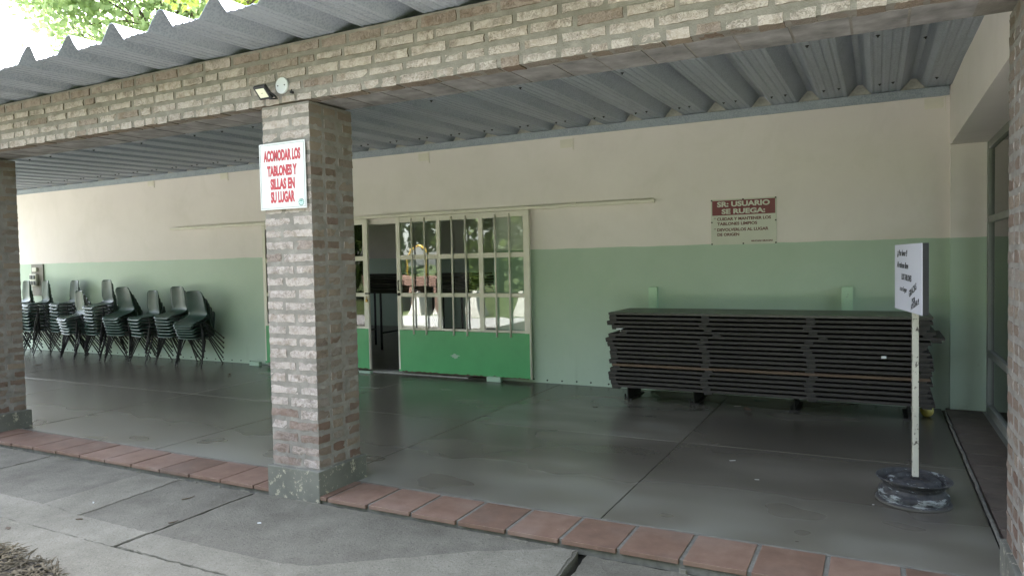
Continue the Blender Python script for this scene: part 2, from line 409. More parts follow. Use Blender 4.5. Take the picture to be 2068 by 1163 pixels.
def font_mesh(txt, size, bold=0.0, sx=1.0, shear=0.0, align='LEFT', space=1.0):
    cu = bpy.data.curves.new("t", 'FONT'); cu.body = txt; cu.size = size; cu.offset = bold; cu.shear = shear; cu.align_x = align
    cu.space_character = space; cu.extrude = .0006; cu.resolution_u = 3
    o = bpy.data.objects.new("t", cu); COL.objects.link(o)
    dg = bpy.context.evaluated_depsgraph_get(); dg.update()
    me = bpy.data.meshes.new_from_object(o.evaluated_get(dg)); bpy.data.objects.remove(o); bpy.data.curves.remove(cu)
    V = np.array([v.co[:] for v in me.vertices]).reshape(-1, 3); F = [tuple(p.vertices) for p in me.polygons]; bpy.data.meshes.remove(me)
    V[:, 0] *= sx; return V, F
def lettering(lines, mat, parent, name="lettering", y=0.0):
    """each line a part: (text, x, z, cap height, width or None, bold, shear, align, rot) in the sign's plane (x right, z up), front towards -y"""
    for (t, x, z, h, wd, bold, shear, align, rot) in lines:
        V, F = font_mesh(t, h/.70, bold, 1, shear)
        wx = V[:, 0].max()-V[:, 0].min(); V[:, 0] -= V[:, 0].min()
        if wd: V[:, 0] *= wd/wx; wx = wd
        if align == 'C': V[:, 0] -= wx/2
        if align == 'R': V[:, 0] -= wx
        c, s = math.cos(rot), math.sin(rot)
        X = V[:, 0]*c - V[:, 1]*s + x; Z = V[:, 0]*s + V[:, 1]*c + z
        mesh_np(name, np.stack([X, -V[:, 2]-.0006+y, Z], 1), F, mat, None, parent)

# ================================================================ SETTING
FY, WY = 3.48, 7.93                        # front edge of the porch, face of the back wall
def sheet(name, x0, x1, y0, y1, z, mat, nx=1, ny=1):
    xs = np.linspace(x0, x1, nx+1); ys = np.linspace(y0, y1, ny+1)
    V = [(x, y, z) for y in ys for x in xs]; F = [(j*(nx+1)+i, j*(nx+1)+i+1, (j+1)*(nx+1)+i+1, (j+1)*(nx+1)+i) for j in range(ny) for i in range(nx)]
    return tag(mesh_np(name, V, F, mat), kind='structure')
sheet('ground', -400, 400, -400, 400, -.16, MT['grass'])

# porch floor: cast bays with open joints over a dark bed
b = MB(); xs = [-16.2, -13.2, -11.25, -9.28, -7.31, -5.37, -3.43, -1.43, .555]; ys = [3.84, 5.74, WY]
for i in range(len(xs)-1):
    for j in range(2):
        g = .0035
        b.box(xs[i]+g, xs[i+1]-g, ys[j]+g, ys[j+1]-(g if j == 0 else -.02), -.07, 0, bev=.004)
tag(b.build('floor', MT['floor']), kind='structure')
b = MB(); b.box(-16.2, 6, 3.50, 14.2, -.15, -.012); tag(b.build('floor_bed', MT['grout_dark']), kind='structure')
b = MB(); b.box(-16, .9, WY+.02, 14, -.011, .004); tag(b.build('interior_floor', MT['intfloor']), kind='structure')

# terracotta edging, tile by tile, on grout
b = MB(); tx = [-8.72+.327*k for k in range(0, 29)]
for k, x in enumerate(tx):
    if x > .9: break
    a = x+.006; c = x+.327-.006
    if x > -3.3: a += .007; c -= .004
    dz = random.uniform(-.002, .002)
    b.box(a, c, 3.462+random.uniform(-.004, .004), 3.818, -.022+dz, .003+dz, bev=.003)
tag(b.build('terracotta_edging', MT['tile']), kind='structure')
b = MB(); b.box(-8.8, .53, 3.482, 3.838, -.07, -.003); b.box(-8.8, .53, 3.8195, 3.845, -.03, .001); tag(b.build('edging_grout', MT['grout']), kind='structure')
# red tiles in front of the side door, with a pale grout lip
b = MB(); y = 3.86
while y < WY-.1:
    b.box(.585, .955, y+.006, min(y+.33, WY-.03)-.006, -.03, .018, bev=.004); y += .33
tag(b.build('doorway_tiles', MT['dusttile']), kind='structure')
b = MB()
P_ = [(.567+random.uniform(-.004, .004), 3.86+.1*k, .013) for k in range(40)]
b.tube(P_, .010, 6); tag(b.build('doorway_grout', MT['grout']), kind='structure')

# pavement slabs with open, crumbling joints
def slab(b, poly, z1, mi, rough=.004):
    pts = []
    for i, p in enumerate(poly):
        q = poly[(i+1) % len(poly)]; L = math.dist(p, q); n = max(1, int(L/.05)) if L < 6 else max(1, int(L/.5))
        for k in range(n):
            t = k/n; pts.append((p[0]+(q[0]-p[0])*t+random.gauss(0, rough), p[1]+(q[1]-p[1])*t+random.gauss(0, rough)))
    b.prism(pts, 2, -.15, z1, mi=mi)
PZ = -.045
b = MB()
slab(b, [(-16, 2.44), (-6.165, 2.44), (-6.165, 3.455), (-16, 3.455)], PZ, 0)
slab(b, [(-6.145, 2.44), (-3.80, 2.44), (-3.81, 3.455), (-6.145, 3.455)], PZ, 0)
slab(b, [(-3.765, 2.44), (-1.335, 2.44), (-1.41, 3.452), (-3.775, 3.455)], PZ+.006, 0)
slab(b, [(-1.295, 2.44), (3.5, 2.44), (3.5, 3.45), (-1.365, 3.45)], PZ-.012, 0)
slab(b, [(-16, 1.0), (3.5, 1.0), (3.5, 2.436), (-16, 2.436)], PZ+.002, 0, .002)
tag(b.build('pavement', [MT['pave']]), kind='structure')
# paler, rougher patches lying over the slabs, each with its own outline
def patch_outline(poly, z, rough=.0035):
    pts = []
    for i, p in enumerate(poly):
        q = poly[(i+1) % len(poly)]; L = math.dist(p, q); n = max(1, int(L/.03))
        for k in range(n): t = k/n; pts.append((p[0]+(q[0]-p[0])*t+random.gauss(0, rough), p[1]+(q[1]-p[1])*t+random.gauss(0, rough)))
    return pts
b = MB(); b.box(-24, 3.5, -1.6, .995, -.15, PZ); b.box(-23, -16.21, .9951, 5, -.15, PZ); tag(b.build('bounce_apron', MT['bounce_court']), kind='structure')  # pale concrete added to bounce sunlight into the porch
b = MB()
b.prism(patch_outline([(-4.94, 2.71), (-4.49, 2.68), (-4.545, 3.44), (-4.95, 3.44)], 0), 2, PZ-.004, PZ+.004)
b.prism(patch_outline([(-9, 2.443), (-3.803, 2.443), (-3.806, 2.66), (-4.49, 2.676), (-4.94, 2.705), (-9, 2.72)], 0), 2, PZ-.004, PZ+.004)
b.prism(patch_outline([(-3.757, 2.443), (-1.345, 2.443), (-1.425, 3.44), (-1.50, 3.44), (-1.93, 3.19), (-2.6, 2.69), (-2.8, 2.655), (-3.765, 2.65)], 0), 2, PZ+.002, PZ+.011)
b.prism(patch_outline([(-6.8, 1.0), (-1.0, 1.0), (-1.30, 2.433), (-6.8, 2.433)], 0), 2, PZ-.004, PZ+.0065)
tag(b.build('pale_pavement_patches', MT['pave_light']), kind='structure')
# old cement smears along the tile edge
b = MB()
for k in range(34):
    x = random.uniform(-8, .4); L = random.uniform(.03, .12); wv = random.uniform(.004, .015)
    b.prism([(x, 3.452), (x+L, 3.452), (x+L*.8, 3.452-wv), (x+L*.4, 3.452-wv*.7), (x+L*.15, 3.452-wv)], 2, PZ-.012, PZ+.0085)
tag(b.build('cement_smears', MT['pave_light']), kind='structure')

# soil bed with mulch
b = MB()
edge = [(-2.9, .6), (-3.15, 1.3), (-3.42, 1.9), (-3.62, 2.05), (-3.80, 2.085), (-3.95, 2.095), (-4.2, 2.14), (-4.35, 2.125), (-5.2, 2.2), (-8, 2.15)]
pts = [(-8, -.4), (-2.9, -.4)]
for p, q in zip(edge, edge[1:]):
    for k in range(8): t = k/8; pts.append((p[0]+(q[0]-p[0])*t+random.gauss(0, .014), p[1]+(q[1]-p[1])*t+random.gauss(0, .014)))
pts.append((-8, 2.15))
b.prism(pts, 2, -.15, PZ+.02); tag(b.build('soil', MT['soil']), kind='structure')
def edge_y(x):
    for p, q in zip(edge, edge[1:]):
        if q[0] <= x <= p[0]: return p[1]+(q[1]-p[1])*(x-p[0])/(q[0]-p[0])
    return .5
V = []; F = []; rn = []
for k in range(1500):
    x = -3.1-2.6*random.random(); y = edge_y(x)+.035-abs(random.gauss(0, .22)); L = random.uniform(.02, .10); wv = random.uniform(.002, .009); a = random.uniform(0, 6.28); e = random.uniform(-.4, .5)
    z = PZ+.022+random.uniform(0, .03); c = Vector((x, y, z)); d = Vector((math.cos(a), math.sin(a), e)); s_ = Vector((-math.sin(a), math.cos(a), random.uniform(-.4, .4)))
    h = Vector((0, 0, .003)); n = len(V)
    V += [tuple(c-d*L/2-s_*wv), tuple(c-d*L/2+s_*wv), tuple(c+d*L/2+s_*wv*.5), tuple(c+d*L/2-s_*wv*.5), tuple(c+h*2)]
    F += [(n, n+1, n+4), (n+1, n+2, n+4), (n+2, n+3, n+4), (n+3, n, n+4), (n+3, n+2, n+1, n)]
tag(mesh_np('mulch', V, F, MT['straw']), 'scattered mulch and dry straw at the corner of the pavement', 'mulch', kind='stuff')

# ================================================================ WALLS
bw = thing('back_wall', (0, WY, 0), 0, 'long two-tone wall, cream above and green below, at the back of the porch', 'wall')
b = MB(); OX0, OX1, OZ = -8.30, -4.34, 2.06
b.box(-16, OX0, 0, .18, -.1, 3.14); b.box(OX1, .622, 0, .18, -.1, 3.14); b.box(OX0, OX1, 0, .18, OZ, 3.14)
b.build('wall', MT['wall'], bw)
pl0 = None                                  # wall plugs along the foot of the wall
px = -15.0
while px < .5:
    if not (OX0-.15 < px < OX1+.5) and not(-12.9<px<-12.8):
        if pl0 is None:
            b = MB(); b.tube([(0, .01, 0), (0, -.004, 0)], .011, 8); pl0 = b.build('wall_plug', MT['rubber'], bw); o = pl0
        else: o = pl0.copy(); COL.objects.link(o); o.parent = bw
        o.location = (px+random.uniform(-.02, .02), 0, .035+random.uniform(-.006, .006))
    px += .19
for i, (x, z, wd) in enumerate([(-3.30, 2.905, .18), (-5.36, 2.92, .2), (-9.14, 2.95, .2), (-10.9, 2.955, .2), (.50, 2.93, .2)]):
    if i == 0: b = MB(); b.box(-.09, .07, -.006, .02, -.05, .05, bev=.004); b.box(.078, .084, -.012, .02, -.085, .055); tp = b.build('anchor_plate', MT['cream'], bw); o = tp
    else: o = tp.copy(); COL.objects.link(o); o.parent = bw
    o.location = (x, 0, z)
# pale mortar plugs under every roof rib
ROOF_Z = lambda y: 2.947 + (y-2.9)*.0262
PITCH = .463; RIB0 = -4.775                # a rib centre
ribs = [RIB0+PITCH*k for k in range(-24, 13)]; ribs = [x for x in ribs if x < .75]
mf = None
for x in ribs:
    if x < -15.9 or x > .6: continue
    if mf is None:
        b = MB(); b.prism([(-.105, 0), (.105, 0), (.06, .05), (.022, .098), (-.02, .10), (-.07, .045)], 1, -.03, .1); mf = b.build('mortar_fill', MT['plaster'], bw); o = mf
    else: o = mf.copy(); COL.objects.link(o); o.parent = bw
    o.location = (x, 0, ROOF_Z(WY)+.002)

# hall behind the wall and block to the right: interior, roofed over, with unseen openings added for light
hall = thing('hall_building', (0, 0, 0), 0, 'dim hall with two-tone walls seen through the sliding doorway', 'building')
b = MB()
b.box(-16.2, 6, 14, 14.25, -.1, 3.15); b.box(-16.2, -16, WY, 9.2, -.1, 3.15); b.box(-16.2, -16, 13, 14, -.1, 3.15); b.box(-16.2, -16, 9.2, 13, -.1, 1.6); b.box(-16.2, -16, 9.2, 13, 2.4, 3.15); b.box(3.6, 3.8, 3.5, 4.2, -.1, 3.15); b.box(3.6, 3.8, 7.6, 14, -.1, 3.15); b.box(3.6, 3.8, 4.2, 7.6, 2.5, 3.15); b.box(.95, 3.6, WY+.4, WY+.6, -.1, 3.15)
b.build('wall', MT['interior'], hall)
b = MB(); b.box(-16.3, 6.1, WY+.12, 14.35, 3.155, 3.35); b.box(.64, 3.85, 3.3, WY+.118, 3.05, 3.35); b.build('roof_slab', MT['plaster'], hall)

# side wall with glazed door
sw = thing('side_wall', (0, 0, 0), 0, 'cream and green side wall with deep opening at the right end of the porch', 'wall')
b = MB()
b.box(.62, 1.3, 7.86, WY+.2, -.1, 3.14)                        # pier that faces the camera
b.box(.618, 1.3, 4.15, 7.8605, 2.515, 3.048)                   # beam over the opening
b.box(1.0, 3.6, 3.3, 3.6, -.1, 3.048)
b.build('wall', MT['wall'], sw)

gd = thing('glazed_door', (.905, 0, 0), 0, 'grey metal framed glass door in the side wall behind the brick pillar', 'door')
b = MB(); fy0, fy1 = 3.95, 7.84
for (y0, y1) in ((fy1-.075, fy1), (5.9, 5.98), (fy0, fy0+.08)): b.box(0, .06, y0, y1, .02, 2.51, bev=.004)
for (z0, z1) in ((.02, .10), (1.77, 1.83), (.545, .605), (2.44, 2.512)):
    for (y0, y1) in ((fy0+.081, 5.899), (5.981, fy1-.076)): b.box(.004, .056, y0, y1, z0, z1, bev=.003)
b.build('frame', MT['alu'], gd)
b = MB(); b.box(-.03, .09, fy0, fy1, -.02, .02, bev=.004); b.build('threshold', MT['alu'], gd)
for (z0, z1) in ((.10, .545), (.605, 1.77), (1.83, 2.44)):
    for (y0, y1) in ((fy0+.08, 5.9), (5.98, fy1-.075)):
        b = MB(); b.box(.026, .032, y0, y1, z0, z1); b.build('pane', MT['glass_r'], gd)
# interior side room floor (pale tiles) so the glass looks onto something
b = MB(); b.box(.96, 3.6, 3.6, WY+.4, -.01, .012); tag(b.build('side_room_floor', MT['whitewash']), kind='structure')

# ================================================================ BRICK PILLARS + BEAM
def pillar(cx, label):
    y0, y1 = 3.49, 3.91; hw = .208; cy = 3.70
    t = thing('brick_pillar', (cx, cy, 0), 0, label, 'pillar', 'brick pillars along the front of the porch')
    d0, d1 = y0-cy, y1-cy
    b = MB(); b.box(-hw+.004, hw-.004, d0+.004, d1-.004, .1, 2.56); b.build('mortar_core', MT['mortar'], t)
    B = Bricks(); nc = 30; p = (2.565-.172)/nc; hd = .118; m = .022
    for c in range(nc):
        z0 = .174+c*p; z1 = z0+p-.0225
        j = lambda: random.uniform(-.012, .012)
        zz = lambda: (z0+random.uniform(-.003, .003), z1+random.uniform(-.005, .003), brick_rnd(z0))
        if c % 2 == 0:              # stretcher then header on the front, header then stretcher on the sides
            sp = .045+j(); q = .05+j()
            B.add(-hw, sp-m/2, d0, d0+hd, *zz()); B.add(sp+m/2, hw, d0, d0+hd, *zz())
            B.add(hw-hd, hw, d0+hd+m, d0+hd+m+.115+j(), *zz()); B.add(hw-hd, hw, q+m+.03, d1, *zz())
            B.add(-hw, -hw+hd, d0+hd+m, q, *zz()); B.add(-hw, -hw+hd, q+m, d1, *zz())
        else:
            sp = -.05+j(); q = .04+j()
            B.add(-hw, sp-m/2, d0, d0+hd, *zz()); B.add(sp+m/2, hw, d0, d0+hd, *zz())
            B.add(hw-hd, hw, d0+hd+m, q, *zz()); B.add(hw-hd, hw, q+m, d1, *zz())
            B.add(-hw, -hw+hd, d0+hd+m, d0+hd+m+.10+j(), *zz()); B.add(-hw, -hw+hd, q+m, d1, *zz())
        B.add(-hw+hd+m, hw-hd-m, d1-hd, d1, *zz())
    B.build('bricks', t)
    b = MB(); b.box(-hw-.02, hw+.02, d0-.03, d1+.035, -.06, .165, bev=.008); b.build('plinth', MT['plinth'], t)
    return t
pillar(-7.54, 'shaded brick pillar at the left edge of the photo, left of the stacked chairs')
pillar(-3.445, 'central brick pillar carrying the white ACOMODAR LOS TABLONES sign')
pillar(.738, 'brick pillar cut off by the right edge of the photo, beside the glass door')

bb = thing('brick_beam', (0, 3.49, 0), 0, 'pale weathered brick beam spanning the tops of the brick pillars', 'beam')
b = MB(); b.prism([(.004, 2.573), (.415, 2.578), (.415, 2.945), (.012, 2.95)], 0, -12, 1.2); b.build('mortar_core', MT['mortar'], bb)
B = Bricks(); zc = 2.568
for c in range(5):
    x = -11.9-random.uniform(0, .2); z0 = zc; z1 = zc+(.053 if c < 4 else .061); off = 0 if c < 4 else .004
    while x < 1.15:
        L = random.uniform(.112, .126) if c == 0 and random.random() < .8 else random.choice([.245, .245, .25, .235, .2, .12])
        rnd = random.uniform(.70, .90) if c == 4 else brick_rnd()
        B.add(x, x+L, off+random.uniform(-.003, .002), .10, z0+random.uniform(-.004, .004), z1+random.uniform(-.006, .004), rnd); x += L+random.uniform(.014, .026)
    zc += .0768
B.build('bricks', bb)
b = MB()                                               # soffit: smeared header bricks on the underside
x = -11.9
while x < 1.15:
    L = random.uniform(.2, .26)
    if not any(abs(x+L/2-px_) < .205+L/2 for px_ in (-7.54, -3.445, .738)):
        sh = random.uniform(-.0015, .0015)
        b.prism([(.106, 2.5715+sh), (.405, 2.5755+sh), (.405, 2.60), (.106, 2.60)], 0, x, x+L)
    x += L+.012
b.build('soffit', MT['soffit'], bb)

# ================================================================ ROOF
roof = thing('corrugated_roof', (0, 0, 0), 0, 'grey ribbed metal roof sheets over the porch', 'roof')
def roof_profile():
    P = []
    H = .108
    for x in ribs:
        P += [(x-.112, 0), (x-.070, .05*1.0), (x-.022, H), (x-.006, H+.006), (x+.006, H+.006), (x+.022, H), (x+.062, .05), (x+.104, 0)]
        e0, e1 = x+.104, x+PITCH-.112
        for q in (.12, .36, .62, .86):
            xm = e0+(e1-e0)*q; P += [(xm-.014, 0), (xm-.005, .005), (xm+.005, .005), (xm+.014, 0)]
    return P
P = roof_profile(); P = [p for p in P if p[0] < .64]; P.append((.64, P[-1][1]))
ysr = np.concatenate([np.linspace(2.9, 3.4, 4), np.linspace(3.6, 8.02, 8)])
V = []; F = []; n = len(P)
for s_, dz in ((0, 0), (1, .0035)):
    for k, y in enumerate(ysr):
        for i, (x, z) in enumerate(P): V.append((x + .0015*math.sin(y*3+x*2), y + (.006*math.sin(x*13)+.004*math.sin(x*31) if k == 0 else 0), ROOF_Z(y)+z+dz+.0015*math.sin(x*9+y*4)))
m_ = len(ysr)
for k in range(m_-1):
    for i in range(n-1):
        a = k*n+i; F.append((a, a+1, a+n+1, a+n)); c = a+m_*n; F.append((c, c+n, c+n+1, c+1))
for i in range(n-1): F.append((i, m_*n+i, m_*n+i+1, i+1)); c = (m_-1)*n+i; F.append((c, c+1, m_*n+c+1, m_*n+c))
mesh_np('sheet', V, F, MT['galv'], None, roof)
sc0 = None
for x in ribs:
    if x < -13.5: continue
    for (dx, y) in ((.165, 7.42), (.285, 7.40), (.165, 5.6), (.012, 6.3)):
        xx = x+dx+random.uniform(-.01, .01)
        if xx > .6 or (y < 7 and random.random() < .55): continue
        if sc0 is None:
            b = MB(); b.tube([(0, 0, 0), (0, 0, -.016)], .006, 6); b.tube([(0, 0, -.001), (0, 0, -.005)], .014, 8); sc0 = b.build('roofing_screw', MT['iron'], roof); o = sc0
        else: o = sc0.copy(); COL.objects.link(o); o.parent = roof
        o.location = (xx, y, ROOF_Z(y) + (.111 if dx < .05 else .004)-.004)
b = MB(); b.box(-15.9, .612, WY-.055, WY+.003, 2.992, ROOF_Z(WY)-.004, bev=.003); b.box(-15.9, .612, WY-.068, WY-.056, 2.985, 3.0)
for x in (-14, -12.9, -11, -8.2, -5.5, -4.37, -2.8, -.9): b.box(x, x+.006, WY-.058, WY-.05, 2.995, 3.07)
tag(b.build('steel_purlin', MT['galv']), 'grey steel channel running along the top of the back wall', 'purlin')

# ================================================================ SLIDING DOORS
b = MB(); b.box(-10.38, -2.23, WY-.075, WY, 2.138, 2.178, bev=.004)
for x in (-2.5, -3.2, -3.9, -4.9, -5.6, -10.0, -9.2): b.box(x, x+.03, WY-.08, WY, 2.1785, 2.186)
tag(b.build('door_rail', MT['cream']), 'long cream sliding door rail fixed across the back wall', 'rail')
def leaf(x0, label, stile_r=.08):
    t = thing('sliding_door', (x0, 7.855, 0), 0, label, 'door', 'sliding doors with barred panes')
    W = 2.0; d = .019
    cols = [(0, .062), (.648, .703), (1.284, 1.347), (1.92, 2.0)]
    rows = [(.617, .645), (1.060, 1.112), (1.560, 1.622), (2.062, 2.132)]
    b = MB()
    for (a, c) in cols: b.box(a, c, -d, d, .045, 2.132, bev=.003) if a in (0, 1.92) else b.box(a, c, -d+.002, d-.002, .62, 2.06, bev=.002)
    for (z0, z1) in rows:
        for (a, c) in ((.0625, .6475), (.7035, 1.2835), (1.3475, 1.9195)): b.box(a, c, -d+.003, d-.003, z0, z1, bev=.002)
    for (a, c) in ((.648, .703), (1.284, 1.347)): b.box(a, c, -d+.003, d-.003, 2.0605, 2.132)
    b.build('frame', MT['cream'], t)
    b = MB(); b.box(.03, 1.985, -.024, -.0195, .05, .613, bev=.001); b.box(.03, 1.985, -.019, .02, .055, .60); b.box(.0, 1.99, -.026, -.0245, .05, .075)
    b.build('lower_panel', MT['doorgreen'], t)
    b = MB(); top = [(x, .052+abs(random.gauss(0, .007))) for x in np.linspace(.06, 1.97, 60)]
    b.prism([(.06, .046)]+[(1.97, .046)]+top[::-1], 1, -.0275, -.0262); b.build('rusty_edge', MT['rusty'], t)
    for (a, c) in ((.0625, .6475), (.7035, 1.2835), (1.3475, 1.9195)):
        for (z0, z1) in ((.6455, 1.0595), (1.1125, 1.5595), (1.6225, 2.0615)):
            b = MB(); b.box(a, c, -.003, .003, z0, z1); p = b.build('pane', MT['glass'], t); p.rotation_euler = (random.gauss(0, .001), 0, random.gauss(0, .0015))
    for x in (.267, .470, .897, 1.101, 1.535, 1.732):
        b = MB(); b.tube([(x, -d-.012, .56), (x, -d-.012, 2.105)], .0125, 8); b.build('bar', MT['cream'], t)
    return t
d1 = leaf(-5.79, 'right sliding door leaf, pushed right of the dark doorway, cream grille over green panel')
b = MB(); b.tube([(.035, -.02, 1.28), (.05, -.06, 1.275), (.05, -.06, 1.15), (.035, -.02, 1.145)], .008, 8); b.build('handle', MT['iron'], d1)
b = MB(); b.box(.0, .055, -.032, -.0195, 1.09, 1.10); b.box(.02, .05, -.036, -.0195, 1.075, 1.115, bev=.004); b.build('latch', MT['iron'], d1)
b = MB()
b.prism([(.90+.06*math.cos(t)*(1+.25*math.sin(5*t)+.15*math.sin(9*t)), .292+.026*math.sin(t)*(1+.3*math.sin(4*t+1)+.15*math.sin(11*t))) for t in np.linspace(0, 6.283, 40, endpoint=False)], 1, -.0248, -.0242); b.build('bare_paint_patch', MT['mint'], d1)
d2 = leaf(-8.28, 'left sliding door leaf half hidden behind the central brick pillar')
b = MB(); b.box(1.95, 2.03, -.034, -.0195, 1.095, 1.115, bev=.002); b.build('latch', MT['iron'], d2)
b = MB(); b.box(1.965, 1.995, -.05, -.025, .985, 1.025, bev=.005); b.tube([(1.972, -.037, 1.02), (1.972, -.037, 1.055), (1.98, -.037, 1.062), (1.988, -.037, 1.055), (1.988, -.037, 1.02)], .004, 6); b.build('padlock', MT['brass'], d2)
for i, (x, lb) in enumerate([(-4.29, 'small mint painted floor guide block under the right sliding door'), (-8.46, 'small mint floor guide block by the wall left of the central pillar'), (-6.33, 'small worn floor guide at the foot of the dark doorway')]):
    b = MB(); b.box(-.1, .1, -.03, .03, 0, .06 if i < 2 else .03, bev=.004)
    tag(b.build('door_guide', MT['mint'], loc=(x, 7.80, .0)), lb, 'door guide', 'floor guides of the sliding doors')
b = MB(); b.box(OX0, OX1-.4, WY-.04, WY+.16, -.01, .012, bev=.003); tag(b.build('door_sill', MT['plaster']), 'worn pale threshold strip under the sliding doors', 'threshold')

# dark things inside the hall
hd = thing('stacked_tables', (-7.35, 10.3, 0), 0, 'dark stack of plank tables on trestles inside the hall doorway', 'table stack')
b = MB()
for k in range(7): b.box(-1.3+random.uniform(-.03, .03), 1.5+random.uniform(-.05, .05), -.4, .4, 1.0+k*.05, 1.032+k*.05, bev=.003)
b.build('boards', MT['wood'], hd)
for x in (-1.0, -.4, .3, .9):
    b = MB(); b.tube([(x, -.3, 0), (x, -.3, .995)], .02, 8); b.tube([(x, .3, 0), (x, .3, .995)], .02, 8); b.tube([(x, -.3, .3), (x, .3, .3)], .015, 6); b.build('trestle', MT['steel'], hd)

# ================================================================ CHAIRS
def chair_proto():
    t = thing('stacking_chair', (0, 0, 0), 0)
    prof = [(-.215, .418), (-.205, .432), (-.17, .439), (-.10, .434), (-.02, .424), (.06, .42), (.115, .426), (.15, .447), (.172, .485), (.185, .54), (.2, .62), (.216, .70), (.228, .765), (.233, .79), (.238, .807), (.243, .816)]
    hw = [.165, .186, .197, .203, .205, .202, .195, .190, .186, .183, .180, .176, .170, .162, .148, .118]
    NT = 12; V = []; F = []
    for (y, z), h in zip(prof, hw):
        sx = max(0, min(1, (z-.43)/.12)) if y > .09 else 0
        for k in range(NT+1):
            u = -1+2*k/NT; lift = abs(u)**3*.022
            V.append((u*h, y-(sx*(u*u)*.042), z+(1-sx)*lift*(1 if y > -.19 else .2)))
    nr = len(prof)
    for i in range(nr-1):
        for k in range(NT): a = i*(NT+1)+k; F.append((a, a+1, a+NT+2, a+NT+1))
    bm = bmesh.new(); vs = [bm.verts.new(v) for v in V]
    for f in F: bm.faces.new([vs[i] for i in f])
    bmesh.ops.recalc_face_normals(bm, faces=bm.faces)
    bmesh.ops.solidify(bm, geom=list(bm.faces), thickness=.008)
    me = bpy.data.meshes.new('seat_shell'); bm.to_mesh(me); bm.free()
    me.materials.append(MT['plastic']); me.polygons.foreach_set('use_smooth', [True]*len(me.polygons))
    o = bpy.data.objects.new('seat_shell', me); COL.objects.link(o); o.parent = t
    b = MB(); b.tube([(-.205, -.05, .385), (-.19, -.05, .404), (-.15, -.05, .41), (.15, -.05, .41), (.19, -.05, .404), (.205, -.05, .385)], .0095, 6)
    b.tube([(-.205, .03, .385), (-.19, .03, .404), (-.15, .03, .41), (.15, .03, .41), (.19, .03, .404), (.205, .03, .385)], .0095, 6); b.build('seat_frame', MT['steel'], t)
    for sx in (-1, 1):
        for (ya, yb) in ((-.05, -.205), (.03, .225)):
            b = MB(); b.tube([(sx*.205, ya, .388), (sx*.222, ya*1.0+(yb-ya)*.25, .29), (sx*.262, yb, .012)], .0095, 6); b.tube([(sx*.261, yb-.0*sx, .022), (sx*.2645, yb, 0)], .0125, 6)
            b.build('leg', MT['steel'], t)
    return t
proto = chair_proto()
ordn = ['lowest', 'second from bottom', 'third from bottom', 'fourth from bottom', 'fifth from bottom', 'sixth from bottom', 'seventh from bottom', 'eighth from bottom', 'ninth from bottom']
stacks = [(-9.39, 7.53, 6, 6, 22, 'stack nearest the central pillar'), (-9.96, 7.60, -2, 7, 15, 'second chair stack from the right'), (-10.58, 7.56, -9, 6, 10, 'third chair stack from the right'),
          (-11.15, 7.54, 6, 7, 21, 'fourth chair stack from the right'), (-11.69, 7.50, -9, 9, 11, 'fifth chair stack from the right'), (-12.24, 7.42, -9, 6, 15, 'low front stack, sixth from the right'),
          (-12.93, 7.64, -9, 9, 6, 'stack just left of the low one'), (-13.62, 7.55, -13, 9, 8, 'stack below the grey socket box'), (-14.22, 7.55, -9, 9, 8, 'leftmost stack beside the left pillar')]
first = True
for (cx, cy, rz, nch, tilt, where) in stacks:
    for k in range(nch):
        o = proto if first else copy_tree(proto); first = False
        a = R(rz+random.uniform(-2.2, 2.2)); sh = .0075*k*tilt/15+random.uniform(-.005, .005)
        o.location = (cx-math.sin(a)*sh+random.uniform(-.006, .006), cy+math.cos(a)*sh, .061*k+.004)
        o.rotation_euler = (R(tilt*k/(nch-1)), R(random.uniform(-.8, .8)), a)
        pos = 'topmost' if k == nch-1 else ordn[k]
        tag(o, 'green chair, %s in the %s' % (pos, where), 'chair', 'stacked dark green plastic chairs')

# ================================================================ TABLE BOARDS
def board_proto(mat, x0, x1, name='plank_tabletop'):
    t = thing(name, (0, 0, 0))
    b = MB()
    for k in range(3): b.box(x0+random.uniform(-.003, .003), x1+random.uniform(-.003, .003), 7.0+k*.235+.002, 7.0+(k+1)*.235-.002, .0195, .0440, bev=.002)
    b.build('boards', mat, t)
    for x in (x0+.004, x0+.95, x0+1.90, x1-.10):
        b = MB(); b.box(x, x+.075, 7.010, 7.69, .0003, .0190, bev=.002); b.build('cleat', MT['cleat'], t)
    return t
NB = 18; ZB = .16; pitch_b = .0443
pro = board_proto(MT['wood'], -2.48, .43); used = False
nth = ['topmost', 'second', 'third', 'fourth', 'fifth', 'sixth', 'seventh', 'eighth', 'ninth', 'tenth', 'eleventh', 'twelfth', 'thirteenth', 'fourteenth', 'fifteenth', 'sixteenth', 'seventeenth', 'bottom']
offx = {3: .0, 4: .03, 5: -.02, 6: -.035, 8: -.02, 9: .02}
for k in range(NB):
    top = NB-1-k
    if top == 0: o = board_proto(MT['woodtop'], -2.48, .43); lb = 'topmost dark tabletop with shiny varnished surface on the stack by the wall'
    elif top == 12: o = board_proto(MT['woodbrown'], -2.46, .40); lb = 'brown-edged plank tabletop, thirteenth from the top of the dark stack'
    elif top == 4: o = board_proto(MT['wood'], -2.40, .49); lb = 'fifth tabletop from the top of the stack, its right end sticking out furthest'
    else:
        o = pro if not used else copy_tree(pro); used = True
        lb = 'dark plank tabletop, %s%s of the stack by the green wall' % (nth[top], '' if top in (0, 17) else ' from the top') if top != 17 else 'bottom dark plank tabletop of the stack, resting on the iron beams'
    tag(o, lb, 'tabletop', 'plank tabletops stacked by the green wall')
    o.location = (offx.get(top, random.uniform(-.014, .012)), random.uniform(-.006, .006), ZB+k*pitch_b); o.rotation_euler = (0, R(random.uniform(-.06, .06)), R(random.uniform(-.2, .2)))
    if k > 0: o.rotation_euler[1] = 0
